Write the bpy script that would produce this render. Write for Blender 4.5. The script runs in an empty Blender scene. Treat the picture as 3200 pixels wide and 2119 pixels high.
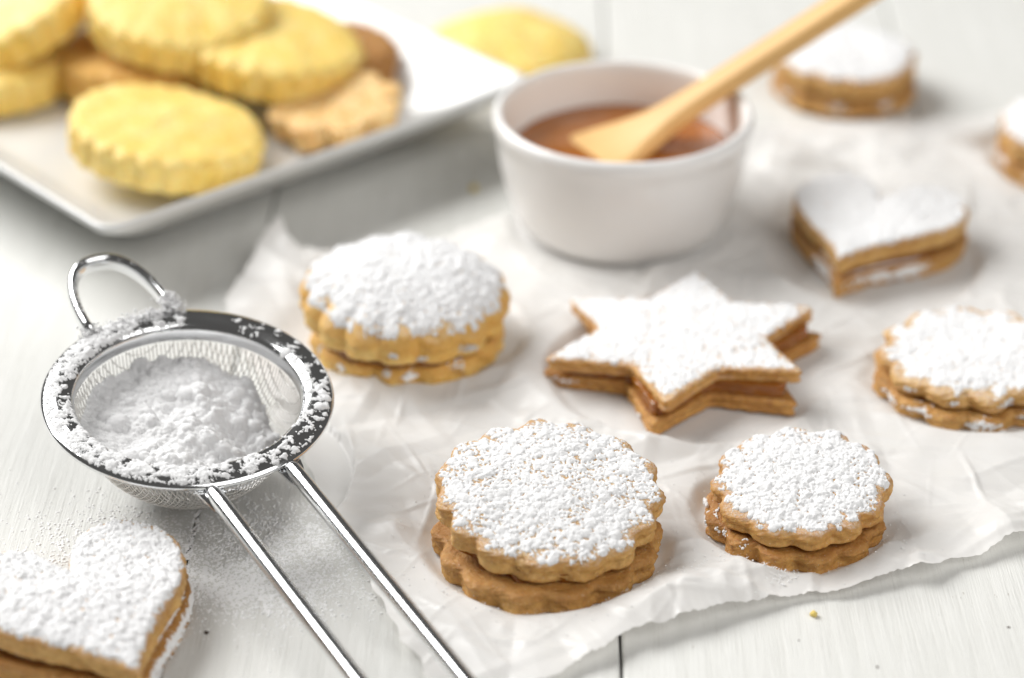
import bpy, math, random
import numpy as np
from mathutils import Vector, Matrix, Euler

# ------------------------------------------------------------------ scene, camera, light, exposure
CM = 0.01                                   # everything below is written in centimetres
rng = np.random.default_rng(7)
random.seed(7)
sc = bpy.context.scene
COL = sc.collection

PITCH = math.radians(29.5)
cam_data = bpy.data.cameras.new('camera')
cam_data.lens = 85.0
cam_data.sensor_width = 36.0
cam_data.clip_start = 0.02
cam_data.clip_end = 20.0
cam_data.dof.use_dof = True
cam_data.dof.focus_distance = 0.524
cam_data.dof.aperture_fstop = 6.6
cam_data.dof.aperture_blades = 0
cam = bpy.data.objects.new('camera', cam_data)
COL.objects.link(cam)
cam.location = (0, -52.85 * CM, 29.9 * CM)
cam.rotation_euler = (math.pi / 2 - PITCH, 0, 0)
sc.camera = cam

world = bpy.data.worlds.new('World')
sc.world = world
world.use_nodes = True
bg = world.node_tree.nodes['Background']
bg.inputs['Color'].default_value = (1.0, 0.97, 0.93, 1)
bg.inputs['Strength'].default_value = 0.085


def area(name, loc, target, size, power, color):
    d = bpy.data.lights.new(name, 'AREA')
    d.shape = 'RECTANGLE'
    d.size, d.size_y = size[0] * CM, size[1] * CM
    d.energy = power
    d.color = color
    o = bpy.data.objects.new(name, d)
    COL.objects.link(o)
    o.location = Vector(loc) * CM
    v = (Vector(target) - Vector(loc)).normalized()
    o.rotation_euler = v.to_track_quat('-Z', 'Y').to_euler()
    return o


area('window_light', (-100, 70, 108), (0, 0, 0), (130, 95), 42.0, (1.0, 0.995, 0.98))
area('fill_light', (62, -62, 78), (0, 0, 0), (90, 90), 7.0, (1.0, 0.985, 0.965))  # added unseen fill lamp that lifts the shadows from the front right

sc.view_settings.view_transform = 'Standard'
sc.view_settings.look = 'None'
sc.view_settings.exposure = 0.09
sc.view_settings.gamma = 1.0
sc.view_settings.use_curve_mapping = False
sc.render.engine = 'CYCLES'
sc.cycles.use_denoising = True
sc.cycles.max_bounces = 10
sc.cycles.caustics_reflective = False
sc.cycles.caustics_refractive = False
sc.cycles.sample_clamp_indirect = 6.0


# ------------------------------------------------------------------ materials
class NT:
    """small helper round a material's node tree"""

    def __init__(self, name):
        self.m = bpy.data.materials.new(name)
        self.m.use_nodes = True
        self.t = self.m.node_tree
        self.n = self.t.nodes
        self.b = self.n['Principled BSDF']
        self.out = self.n['Material Output']
        self._co = None

    def new(self, kind, **kw):
        x = self.n.new(kind)
        for k, v in kw.items():
            setattr(x, k, v)
        return x

    def link(self, a, b):
        self.t.links.new(a, b)

    def coord(self):
        if self._co is None:
            self._co = self.new('ShaderNodeTexCoord').outputs['Object']
        return self._co

    def noise(self, scale_cm, detail=4.0, rough=0.55, stretch=(1, 1, 1), rot=0.0, dist=0.0):
        mp = self.new('ShaderNodeMapping')
        mp.inputs['Scale'].default_value = tuple(s / CM for s in stretch)
        mp.inputs['Rotation'].default_value = (0, 0, rot)
        self.link(self.coord(), mp.inputs['Vector'])
        x = self.new('ShaderNodeTexNoise')
        x.inputs['Scale'].default_value = 1.0 / scale_cm
        x.inputs['Detail'].default_value = detail
        x.inputs['Roughness'].default_value = rough
        x.inputs['Distortion'].default_value = dist
        self.link(mp.outputs[0], x.inputs['Vector'])
        return x.outputs['Fac']

    def ramp(self, fac, stops):
        r = self.new('ShaderNodeValToRGB')
        el = r.color_ramp.elements
        while len(el) < len(stops):
            el.new(0.5)
        for e, (p, c) in zip(el, stops):
            e.position = p
            e.color = (c, c, c, 1) if not isinstance(c, tuple) else c + (1,)
        self.link(fac, r.inputs['Fac'])
        return r.outputs['Color']

    def mix(self, fac, a, b, mode='MIX'):
        x = self.new('ShaderNodeMix', data_type='RGBA', blend_type=mode)
        for s, v in ((x.inputs[0], fac), (x.inputs[6], a), (x.inputs[7], b)):
            if isinstance(v, (int, float)):
                s.default_value = v
            elif isinstance(v, tuple):
                s.default_value = v + (1,)
            else:
                self.link(v, s)
        return x.outputs[2]

    def bump(self, height, dist_cm, strength=1.0, prev=None):
        x = self.new('ShaderNodeBump')
        x.inputs['Strength'].default_value = strength
        x.inputs['Distance'].default_value = dist_cm * CM
        self.link(height, x.inputs['Height'])
        if prev is not None:
            self.link(prev, x.inputs['Normal'])
        return x.outputs['Normal']

    def set(self, **kw):
        for k, v in kw.items():
            s = self.b.inputs[k.replace('_', ' ')]
            if isinstance(v, tuple) and len(v) == 3 and s.type == 'RGBA':
                v = v + (1,)
            if hasattr(v, 'is_output'):
                self.link(v, s)
            else:
                s.default_value = v
        return self


def mat_paint():
    k = NT('white_painted_wood')
    fine = k.noise(0.045, 5, 0.6, (1, 0.03, 1))
    mid = k.noise(0.35, 4, 0.6, (1, 0.06, 1), dist=0.4)
    blot = k.noise(3.5, 3, 0.5)
    col = k.mix(k.ramp(mid, [(0.3, 0.0), (0.75, 1.0)]), (0.68, 0.68, 0.65), (0.75, 0.75, 0.725))
    col = k.mix(k.ramp(fine, [(0.25, 1.0), (0.42, 0.0)]), col, (0.57, 0.555, 0.52))
    col = k.mix(k.ramp(blot, [(0.35, 0.0), (0.7, 0.35)]), col, (0.66, 0.66, 0.63))
    # dark pits where the paint did not fill the pores, in patches
    pit = k.noise(0.035, 2, 0.5, (1, 0.10, 1))
    patch = k.noise(2.2, 2, 0.5, (1, 0.5, 1))
    pits = k.mix(1.0, k.ramp(pit, [(0.70, 0.0), (0.76, 1.0)]), k.ramp(patch, [(0.50, 0.0), (0.60, 1.0)]), 'MULTIPLY')
    col = k.mix(pits, col, (0.30, 0.26, 0.21))
    n = k.bump(fine, 0.02, 0.9)
    n = k.bump(mid, 0.05, 0.6, n)
    k.set(Base_Color=col, Roughness=0.55, Normal=n)
    k.b.inputs['Specular IOR Level'].default_value = 0.3
    return k.m


def mat_simple(name, color, rough=0.5, **kw):
    k = NT(name)
    k.set(Base_Color=color, Roughness=rough, **kw)
    return k.m


def mat_biscuit(name, light, dark, toast, scale=1.0, sparkle=True, sss=0.25, relief=1.0, browned=True, dusted=False):
    k = NT(name)
    a = k.noise(0.9 * scale, 4, 0.6)
    b = k.noise(0.16, 5, 0.65)
    c = k.noise(0.035, 2, 0.5)
    col = k.mix(k.ramp(a, [(0.32, 0.0), (0.68, 1.0)]), light, dark)
    col = k.mix(k.ramp(b, [(0.45, 0.0), (0.72, 0.8)]), col, toast)
    if browned:      # the oven browns the top and the foot of the dough more than its side
        sep = k.new('ShaderNodeSeparateXYZ')
        k.link(k.coord(), sep.inputs[0])
        ad = k.new('ShaderNodeMath', operation='MULTIPLY_ADD')
        ad.inputs[1].default_value = 1 / CM
        k.link(sep.outputs['Z'], ad.inputs[0])
        off = k.new('ShaderNodeMath', operation='MULTIPLY_ADD')
        off.inputs[1].default_value, off.inputs[2].default_value = 0.30, -0.15
        k.link(b, off.inputs[0])
        k.link(off.outputs[0], ad.inputs[2])
        col = k.mix(k.ramp(ad.outputs[0], [(0.0, 0.6), (0.10, 0.0), (0.28, 0.0), (0.48, 0.55)]), col, toast)
    if sparkle:      # single grains of icing sugar stuck to the dough
        col = k.mix(k.ramp(c, [(0.70, 0.0), (0.74, 0.85)]), col, (0.9, 0.87, 0.8))
    n = k.bump(b, 0.11, 0.8 * relief)
    n = k.bump(c, 0.016, 0.7 * relief, n)
    if dusted:       # a film of icing sugar lies on whatever faces up
        ge = k.new('ShaderNodeNewGeometry')
        sp = k.new('ShaderNodeSeparateXYZ')
        k.link(ge.outputs['Normal'], sp.inputs[0])
        fine = k.noise(0.04, 3, 0.7)
        film = k.mix(1.0, k.ramp(sp.outputs['Z'], [(0.45, 0.0), (0.92, 1.0)]), k.ramp(fine, [(0.40, 0.04), (0.70, 0.62)]), 'MULTIPLY')
        col = k.mix(film, col, (0.88, 0.86, 0.83))
    k.set(Base_Color=col, Roughness=0.46, Normal=n)
    k.b.inputs['Specular IOR Level'].default_value = 0.45
    k.b.inputs['Subsurface Weight'].default_value = sss
    k.b.inputs['Subsurface Radius'].default_value = (1.0, 0.45, 0.12)
    k.b.inputs['Subsurface Scale'].default_value = 0.12 * CM
    return k.m


def mat_sugar():
    k = NT('icing_sugar')
    a = k.noise(0.05, 4, 0.7)
    b = k.noise(0.016, 2, 0.6)
    n = k.bump(a, 0.025, 0.7)
    n = k.bump(b, 0.010, 0.7, n)
    k.set(Base_Color=(0.825, 0.825, 0.83), Roughness=0.9, Normal=n)
    k.b.inputs['Specular IOR Level'].default_value = 0.15
    k.b.inputs['Subsurface Weight'].default_value = 0.7
    k.b.inputs['Subsurface Radius'].default_value = (1, 1, 1)
    k.b.inputs['Subsurface Scale'].default_value = 0.035 * CM
    return k.m


def mat_paper():
    k = NT('baking_paper')
    a = k.noise(0.7, 5, 0.6)
    f = k.noise(0.03, 3, 0.6)
    col = k.mix(k.ramp(a, [(0.3, 0.0), (0.7, 1.0)]), (0.905, 0.89, 0.87), (0.94, 0.93, 0.92))
    n = k.bump(f, 0.004, 0.4)
    k.set(Base_Color=col, Roughness=0.33, Normal=n)
    k.b.inputs['Specular IOR Level'].default_value = 0.45
    tr = k.new('ShaderNodeBsdfTranslucent')
    tr.inputs['Color'].default_value = (0.95, 0.935, 0.915, 1)
    mx = k.new('ShaderNodeMixShader')
    mx.inputs[0].default_value = 0.34
    k.link(k.b.outputs[0], mx.inputs[1])
    k.link(tr.outputs[0], mx.inputs[2])
    k.link(mx.outputs[0], k.out.inputs['Surface'])
    return k.m


def mat_chrome():
    k = NT('polished_steel')
    s = k.noise(0.5, 4, 0.6)
    k.set(Base_Color=(0.80, 0.81, 0.82), Metallic=1.0)
    r = k.new('ShaderNodeMapRange')
    r.inputs['To Min'].default_value = 0.06
    r.inputs['To Max'].default_value = 0.17
    k.link(s, r.inputs['Value'])
    k.link(r.outputs[0], k.b.inputs['Roughness'])
    k.link(k.bump(s, 0.01, 0.15), k.b.inputs['Normal'])
    return k.m


def mat_wood_spoon():
    k = NT('pale_bamboo')
    g = k.noise(0.10, 5, 0.6, (0.05, 1, 1), dist=0.3)
    col = k.mix(k.ramp(g, [(0.3, 0.0), (0.7, 1.0)]), (0.80, 0.51, 0.20), (0.68, 0.39, 0.13))
    k.set(Base_Color=col, Roughness=0.45, Normal=k.bump(g, 0.01, 0.4))
    return k.m


M_PAINT = mat_paint()
M_GAP = mat_simple('seam_shadow_wood', (0.05, 0.035, 0.03), 0.9)
M_SUGAR = mat_sugar()
M_GRAIN = mat_simple('icing_sugar_grains', (0.90, 0.90, 0.90), 0.95)
M_PAPER = mat_paper()
M_STEEL = mat_chrome()
M_WIRE = mat_simple('steel_wire', (0.80, 0.785, 0.76), 0.42, Metallic=0.8)
M_BROWN = mat_biscuit('baked_shortcrust', (0.74, 0.44, 0.145), (0.58, 0.30, 0.078), (0.38, 0.165, 0.038))
M_BROWN_TOP = mat_biscuit('sugar_dusted_baked_shortcrust', (0.77, 0.49, 0.18), (0.65, 0.365, 0.105), (0.47, 0.225, 0.055), dusted=True)
M_BROWN2 = mat_biscuit('deep_baked_shortcrust', (0.70, 0.395, 0.115), (0.54, 0.26, 0.062), (0.35, 0.14, 0.03))
M_BROWN2_TOP = mat_biscuit('sugar_dusted_deep_baked_shortcrust', (0.73, 0.43, 0.135), (0.60, 0.305, 0.078), (0.42, 0.185, 0.042), dusted=True)
M_GOLD = mat_biscuit('golden_shortcrust', (0.92, 0.67, 0.25), (0.86, 0.53, 0.135), (0.72, 0.38, 0.08))
M_GOLD_TOP = mat_biscuit('sugar_dusted_golden_shortcrust', (0.92, 0.67, 0.25), (0.86, 0.53, 0.135), (0.72, 0.38, 0.08), dusted=True)
M_YELLOW = mat_biscuit('pale_yellow_shortcrust', (0.96, 0.775, 0.31), (0.94, 0.675, 0.17), (0.88, 0.52, 0.08), sparkle=False, sss=0.3, relief=0.45, browned=False)
M_PUFF = mat_biscuit('toasted_pastry', (0.90, 0.72, 0.38), (0.76, 0.42, 0.12), (0.58, 0.25, 0.05), scale=0.5, sparkle=False, relief=0.5, browned=False)
TOP_OF = {M_BROWN: M_BROWN_TOP, M_BROWN2: M_BROWN2_TOP, M_GOLD: M_GOLD_TOP}
M_JAM = mat_simple('apricot_jam', (0.30, 0.095, 0.012), 0.10, Subsurface_Weight=0.2)
M_SYRUP = mat_simple('amber_jam', (0.36, 0.122, 0.02), 0.05)
M_GLAZE = mat_simple('white_glazed_ceramic', (0.89, 0.88, 0.865), 0.16)
M_PLATE = mat_simple('white_porcelain', (0.69, 0.695, 0.688), 0.13)
M_SPOON = mat_wood_spoon()
M_CRUMB = mat_simple('yellow_crumb_dough', (0.72, 0.55, 0.16), 0.8)
M_KNOT = mat_simple('dark_wood_knot', (0.07, 0.05, 0.04), 0.8)


# ------------------------------------------------------------------ object helpers
def mesh_data(name, V, F, mat, smooth=True):
    me = bpy.data.meshes.new(name)
    V = np.asarray(V, dtype=np.float64) * CM
    if isinstance(F, np.ndarray) and F.ndim == 2:
        nv, k = len(V), F.shape[1]
        me.vertices.add(nv)
        me.vertices.foreach_set('co', V.astype(np.float32).ravel())
        me.loops.add(F.size)
        me.loops.foreach_set('vertex_index', F.astype(np.int32).ravel())
        me.polygons.add(len(F))
        me.polygons.foreach_set('loop_start', np.arange(0, F.size, k, dtype=np.int32))
        me.polygons.foreach_set('loop_total', np.full(len(F), k, dtype=np.int32))
        me.update(calc_edges=True)
    else:
        me.from_pydata([tuple(v) for v in V], [], [tuple(f) for f in F])
        me.update()
    me.validate()
    if smooth:
        me.polygons.foreach_set('use_smooth', np.ones(len(me.polygons), dtype=bool))
    me.materials.append(mat)
    return me


def obj(name, V, F, mat, parent=None, smooth=True, loc=None, rot=None):
    o = bpy.data.objects.new(name, mesh_data(name, V, F, mat, smooth))
    COL.objects.link(o)
    if parent is not None:
        o.parent = parent
    if loc is not None:
        o.location = Vector(loc) * CM
    if rot is not None:
        o.rotation_euler = rot
    return o


def tag(o, label=None, cat=None, group=None, kind=None):
    if label:
        o['label'] = label
    if cat:
        o['category'] = cat
    if group:
        o['group'] = group
    if kind:
        o['kind'] = kind
    return o


def thing(name, loc, label, cat, group=None, rot=(0, 0, 0)):
    o = bpy.data.objects.new(name, None)
    o.empty_display_size = 0.01
    COL.objects.link(o)
    o.location = Vector(loc) * CM
    o.rotation_euler = rot
    return tag(o, label, cat, group)


def grid_faces(nu, nv, closed_u=False):
    """quads of a (nv rows) x (nu columns) vertex grid"""
    i = np.arange(nu if closed_u else nu - 1)
    j = np.arange(nv - 1)
    I, J = np.meshgrid(i, j)
    I2 = (I + 1) % nu
    return np.stack([J * nu + I, J * nu + I2, (J + 1) * nu + I2, (J + 1) * nu + I], -1).reshape(-1, 4)


def wave(seed, n=10, scale=1.0):
    """smooth random function of x, y: a sum of sines, about -1..1"""
    r = np.random.default_rng(seed)
    a = r.uniform(0, 2 * math.pi, n)
    k = r.uniform(0.5, 1.7, n) * 2 * math.pi / scale
    p = r.uniform(0, 2 * math.pi, n)
    am = r.uniform(0.5, 1, n)
    am /= np.sqrt((am ** 2).sum() / 2) * 1.6

    def f(x, y):
        x, y = np.asarray(x, float), np.asarray(y, float)
        s = 0
        for q in range(n):
            s = s + am[q] * np.sin(k[q] * (math.cos(a[q]) * x + math.sin(a[q]) * y) + p[q])
        return s
    return f


def revolve(prof, n=96):
    prof = np.array(prof, float)
    t = np.linspace(0, 2 * math.pi, n, endpoint=False)
    V = np.stack([np.outer(prof[:, 0], np.cos(t)), np.outer(prof[:, 0], np.sin(t)), np.repeat(prof[:, 1][:, None], n, 1)], -1).reshape(-1, 3)
    return V, grid_faces(n, len(prof), True)


def sweep(path, section, up=(0, 0, 1), scale=None):
    """closed 2-D section swept along a polyline, ends capped by a centre vertex"""
    path = np.array(path, float)
    section = np.array(section, float)
    m = len(section)
    T = np.gradient(path, axis=0)
    T /= np.linalg.norm(T, axis=1)[:, None]
    V = []
    for i, (p, t) in enumerate(zip(path, T)):
        s = np.cross(t, up)
        s /= np.linalg.norm(s)
        u = np.cross(s, t)
        k = 1 if scale is None else scale[i]
        V.append(p + (section[:, :1] * s + section[:, 1:] * u) * k)
    V = np.concatenate(V)
    F = [tuple(f) for f in grid_faces(m, len(path), True)]
    c0, c1 = len(V), len(V) + 1
    V = np.concatenate([V, path[:1], path[-1:]])
    b = (len(path) - 1) * m
    for i in range(m):
        F.append((c0, (i + 1) % m, i))
        F.append((c1, b + i, b + (i + 1) % m))
    return V, F


def circle(r, n=14):
    t = np.linspace(0, 2 * math.pi, n, endpoint=False)
    return np.stack([r * np.cos(t), r * np.sin(t)], -1)


# ------------------------------------------------------------------ icing sugar as heaps of tiny lumps
def splat(H, x0, y0, res, cx, cy, r, base, squash=1.0):
    ny, nx = H.shape
    for x, y, q, b in zip(cx, cy, r, base):
        i0, i1 = max(0, int((x - q - x0) / res)), min(nx - 1, int((x + q - x0) / res) + 1)
        j0, j1 = max(0, int((y - q - y0) / res)), min(ny - 1, int((y + q - y0) / res) + 1)
        if i1 < i0 or j1 < j0:
            continue
        gx = x0 + np.arange(i0, i1 + 1) * res - x
        gy = y0 + np.arange(j0, j1 + 1) * res - y
        d = q * q - gx[None, :] ** 2 - gy[:, None] ** 2
        h = np.where(d > 0, b + squash * np.sqrt(np.maximum(d, 0)), 0)
        np.maximum(H[j0:j1 + 1, i0:i1 + 1], h, out=H[j0:j1 + 1, i0:i1 + 1])


def sample(H, x0, y0, res, x, y):
    i = np.clip(((x - x0) / res).round().astype(int), 0, H.shape[1] - 1)
    j = np.clip(((y - y0) / res).round().astype(int), 0, H.shape[0] - 1)
    return H[j, i]


sample_xy = sample


def sugar_field(half, res, accept, dens, seed, thick=1.0, g=0.68, big=1.0):
    """height of a dusting over [-half, half]^2; accept(x, y) gives 0..1, the chance of a lump"""
    r = np.random.default_rng(seed)
    n = int(2 * half / res) + 1
    H = np.zeros((n, n))
    x0 = y0 = -half
    A = (2 * half) ** 2
    for rad, num, sq, lift in (((0.030 * g, 0.055 * g), 330 / g ** 2, 0.55, 0.2), ((0.07, 0.13), 16 * big, 0.42, 0.9), ((0.045, 0.07), 40 * big, 0.6, 0.9), ((0.03 * g, 0.05 * g), 170 / g ** 2, 0.8, 0.9), ((0.013 * g, 0.028 * g), 620 / g ** 2, 1.0, 1.0)):
        N = int(A * num * dens)
        x, y = r.uniform(-half, half, N), r.uniform(-half, half, N)
        k = r.uniform(0, 1, N) < accept(x, y)
        x, y = x[k], y[k]
        q = rad[0] + (rad[1] - rad[0]) * r.uniform(0, 1, len(x)) ** 1.6
        b = np.maximum(sample(H, x0, y0, res, x, y) * lift - 0.3 * q, 0)
        splat(H, x0, y0, res, x, y, q, b, sq * thick)
    return H, x0, y0


def sugar_mesh(H, x0, y0, res, ground, keep=None, eps=0.004):
    ny, nx = H.shape
    X, Y = np.meshgrid(x0 + np.arange(nx) * res, y0 + np.arange(ny) * res)
    j = np.random.default_rng(3)
    Xj, Yj = X + j.uniform(-.25, .25, X.shape) * res, Y + j.uniform(-.25, .25, X.shape) * res
    Z = ground(X, Y)
    on = H > eps
    if keep is not None:
        on &= keep
    Z = np.where(on, Z + H, Z - 0.02)
    f = grid_faces(nx, ny)
    o = on.ravel()
    f = f[o[f].any(1)]
    used = np.zeros(nx * ny, bool)
    used[f.ravel()] = True
    idx = np.cumsum(used) - 1
    V = np.stack([Xj.ravel(), Yj.ravel(), Z.ravel()], -1)[used]
    return V, idx[f]


ICO_V, ICO_F = None, None


def ico(sub=1):
    import bmesh
    bm = bmesh.new()
    bmesh.ops.create_icosphere(bm, subdivisions=sub, radius=1.0)
    V = np.array([v.co[:] for v in bm.verts])
    F = np.array([[v.index for v in f.verts] for f in bm.faces])
    bm.free()
    return V, F


ICO1 = ico(1)
ICO2 = ico(2)


def blobs(P, R, seed=0, base=ICO1, jitter=0.25, flat=1.0):
    """many small lumpy grains as one triangle soup"""
    r = np.random.default_rng(seed)
    bv, bf = base
    P, R = np.asarray(P, float), np.asarray(R, float)
    n, m = len(P), len(bv)
    V = bv[None] * (1 + r.uniform(-jitter, jitter, (n, m, 1))) * R[:, None, None]
    V[:, :, 2] *= flat
    V = V + P[:, None]
    F = (bf[None] + (np.arange(n) * m)[:, None, None]).reshape(-1, 3)
    return V.reshape(-1, 3), F


# ------------------------------------------------------------------ biscuits
NTH = 360
TH = np.linspace(0, 2 * math.pi, NTH, endpoint=False)


def smooth_ring(R, k):
    for _ in range(k):
        R = (np.roll(R, 1) + 2 * R + np.roll(R, -1)) / 4
    return R


def scallop(R, n, depth, seed, power=0.75, soft=3):
    r = np.random.default_rng(seed)
    ph = r.uniform(0, 6.28)
    wob = 0.18 * np.sin(2 * TH + ph) + 0.14 * np.sin(3 * TH + 2 * ph)
    s = np.abs(np.cos(n * TH / 2 + wob)) ** power
    amp = depth * (1 + 0.25 * np.sin(3 * TH + 5 * ph))
    out = R - amp + amp * s
    out = out * (1 + 0.012 * np.sin(2 * TH + 3 * ph) + 0.008 * np.sin(5 * TH + ph))
    return smooth_ring(out, soft)


def polar(xs, ys):
    a = np.arctan2(ys, xs) % (2 * math.pi)
    r = np.hypot(xs, ys)
    o = np.argsort(a)
    a, r = a[o], r[o]
    a = np.concatenate([a - 2 * math.pi, a, a + 2 * math.pi])
    r = np.concatenate([r, r, r])
    return np.interp(TH, a, r)


def star(R, inner=0.60, seed=0, soft=6):
    r = np.random.default_rng(seed)
    xs, ys = [], []
    for k in range(6):
        a0, a1, a2 = math.radians(60 * k), math.radians(60 * k + 30), math.radians(60 * k + 60)
        R0 = R * (1 + 0.0)
        p0, p1, p2 = [np.array([q * math.cos(a), q * math.sin(a)]) for q, a in ((R0, a0), (R * inner, a1), (R0, a2))]
        for t in np.linspace(0, 1, 60, endpoint=False):
            p = p0 + (p1 - p0) * t
            xs.append(p[0]); ys.append(p[1])
        for t in np.linspace(0, 1, 60, endpoint=False):
            p = p1 + (p2 - p1) * t
            xs.append(p[0]); ys.append(p[1])
    return smooth_ring(polar(np.array(xs), np.array(ys)), soft) * (1 + 0.012 * np.sin(TH * 4 + seed))


def heart(length, width, soft=3, notch=0.9):
    """tip towards -y, notch towards +y"""
    t = np.linspace(0, 2 * math.pi, 900, endpoint=False)
    x = 16 * np.sin(t) ** 3
    y = 13 * np.cos(t) - 5 * np.cos(2 * t) - 2 * np.cos(3 * t) - np.cos(4 * t)
    y = y - notch * np.exp(-(x / 3.0) ** 2) * (y > 0)
    x = x / 32 * width
    y = (y + 2.5) / 29 * length
    return smooth_ring(polar(x, y), soft)


class Biscuit:
    """a flat baked piece: outline R(theta), thickness, rounded edge, dome; local z = 0 at its underside"""

    def __init__(self, R, thick, edge=0.16, dome=0.08, seed=0, lump=0.02, rough=0.028, waist=0.03, warp=0.0):
        self.R, self.t, self.e, self.dome = R, thick, min(edge, thick * 0.48), dome
        self.w = wave(seed, 9, 1.6)
        self.w2 = wave(seed + 50, 9, 0.5)
        self.lump = lump
        self.rough, self.waist = rough, waist
        self.warp = warp
        self.w5 = wave(seed + 90, 6, 4.0)
        self.w3, self.w4 = wave(seed + 70, 12, 0.7), wave(seed + 80, 14, 0.26)

    def Rat(self, x, y):
        a = np.arctan2(y, x) % (2 * math.pi)
        return np.interp(a, np.append(TH, 2 * math.pi), np.append(self.R, self.R[0]))

    def top(self, x, y):
        """height of the upper surface"""
        R = self.Rat(x, y)
        r = np.hypot(x, y)
        rho = np.clip(r / R, 0, 1)
        d = np.clip(R - r, 0, self.e)
        drop = self.e - np.sqrt(np.maximum(self.e ** 2 - (self.e - d) ** 2, 0))
        return self.t + self.warp * self.w5(x, y) + self.dome * (1 - rho ** 2.5) - drop + (self.lump * self.w(x, y) + 0.35 * self.lump * self.w2(x, y)) * (1 - 0.6 * rho)

    def mesh(self, bottom_inset=0.0):
        R, e, t = self.R, self.e, self.t
        rows = []
        c, s = np.cos(TH), np.sin(TH)
        for q in (0.02, 0.1, 0.2, 0.3, 0.4, 0.5, 0.6, 0.7, 0.8, 0.88, 0.94):
            r = (R - e) * q
            rows.append((r, self.top(r * c, r * s)))
        for k in range(0, 9):
            f = k / 8 * math.pi / 2
            r = R - e * (1 - math.sin(f))
            rows.append((r, t - e * (1 - math.cos(f)) + self.dome * (1 - np.clip(r / R, 0, 1) ** 2.5) * (1 - k / 8)
                         + (self.lump * self.w(r * c, r * s)) * 0.4 * (1 - k / 8)))
        e2 = e * 0.7
        NS = 7
        for k in range(1, NS):
            z = t - e - (t - e - e2) * k / NS
            r = R - self.waist * math.sin(k / NS * math.pi) - bottom_inset * k / NS
            rows.append((r, np.full(NTH, z)))
        for k in range(0, 7):
            f = k / 6 * math.pi / 2
            rows.append((R - bottom_inset - e2 * (1 - math.cos(f)), np.full(NTH, e2 * (1 - math.sin(f)))))
        rows.append((R * 0.5, np.zeros(NTH)))
        rows.append((R * 0.02, np.zeros(NTH)))
        out = []
        for i, (r, z) in enumerate(rows):
            if 11 < i < len(rows) - 2:      # dough is uneven along its edge
                zz = np.mean(z)
                arc = R * TH
                u, v = R * c, R * s
                r = r + self.rough * (self.w3(u + zz * 1.3, v - zz * 0.9) + 0.6 * self.w4(u - zz * 2.1, v + zz * 1.7))
            if i > 10 and self.warp:
                z = z + self.warp * self.w5(r * c, r * s)
            out.append(np.stack([r * c, r * s, np.broadcast_to(z, NTH)], -1))
        V = np.concatenate(out)
        F = grid_faces(NTH, len(rows), True)[:, ::-1]
        return V, F


def clump_points(bis, spots, seed):
    """grains of sugar caught on a biscuit's rim and side; spots: (angle, height 0..1, spread, number)"""
    r = np.random.default_rng(seed)
    P, Q = [], []
    for a, h, sp, n in spots:
        n = int(n * 2.4 * r.uniform(0.35, 1.5))
        a, sp, h = a + r.uniform(-0.12, 0.12), sp * r.uniform(0.7, 1.7), h + r.uniform(-0.12, 0.06)
        aa = a + r.normal(0, sp, n) / 2.5
        hh = np.clip(h + r.normal(0, sp, n) * 0.8, 0.12, 1.0)
        R = np.interp(aa % (2 * math.pi), TH, bis.R)
        rr = R - np.where(hh > 0.8, (hh - 0.8) * 1.2, 0) + 0.01
        P.append(np.stack([rr * np.cos(aa), rr * np.sin(aa), hh * bis.t], -1))
        Q.append(0.011 + 0.034 * r.uniform(0, 1, n) ** 1.8)
    return np.concatenate(P), np.concatenate(Q)


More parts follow.
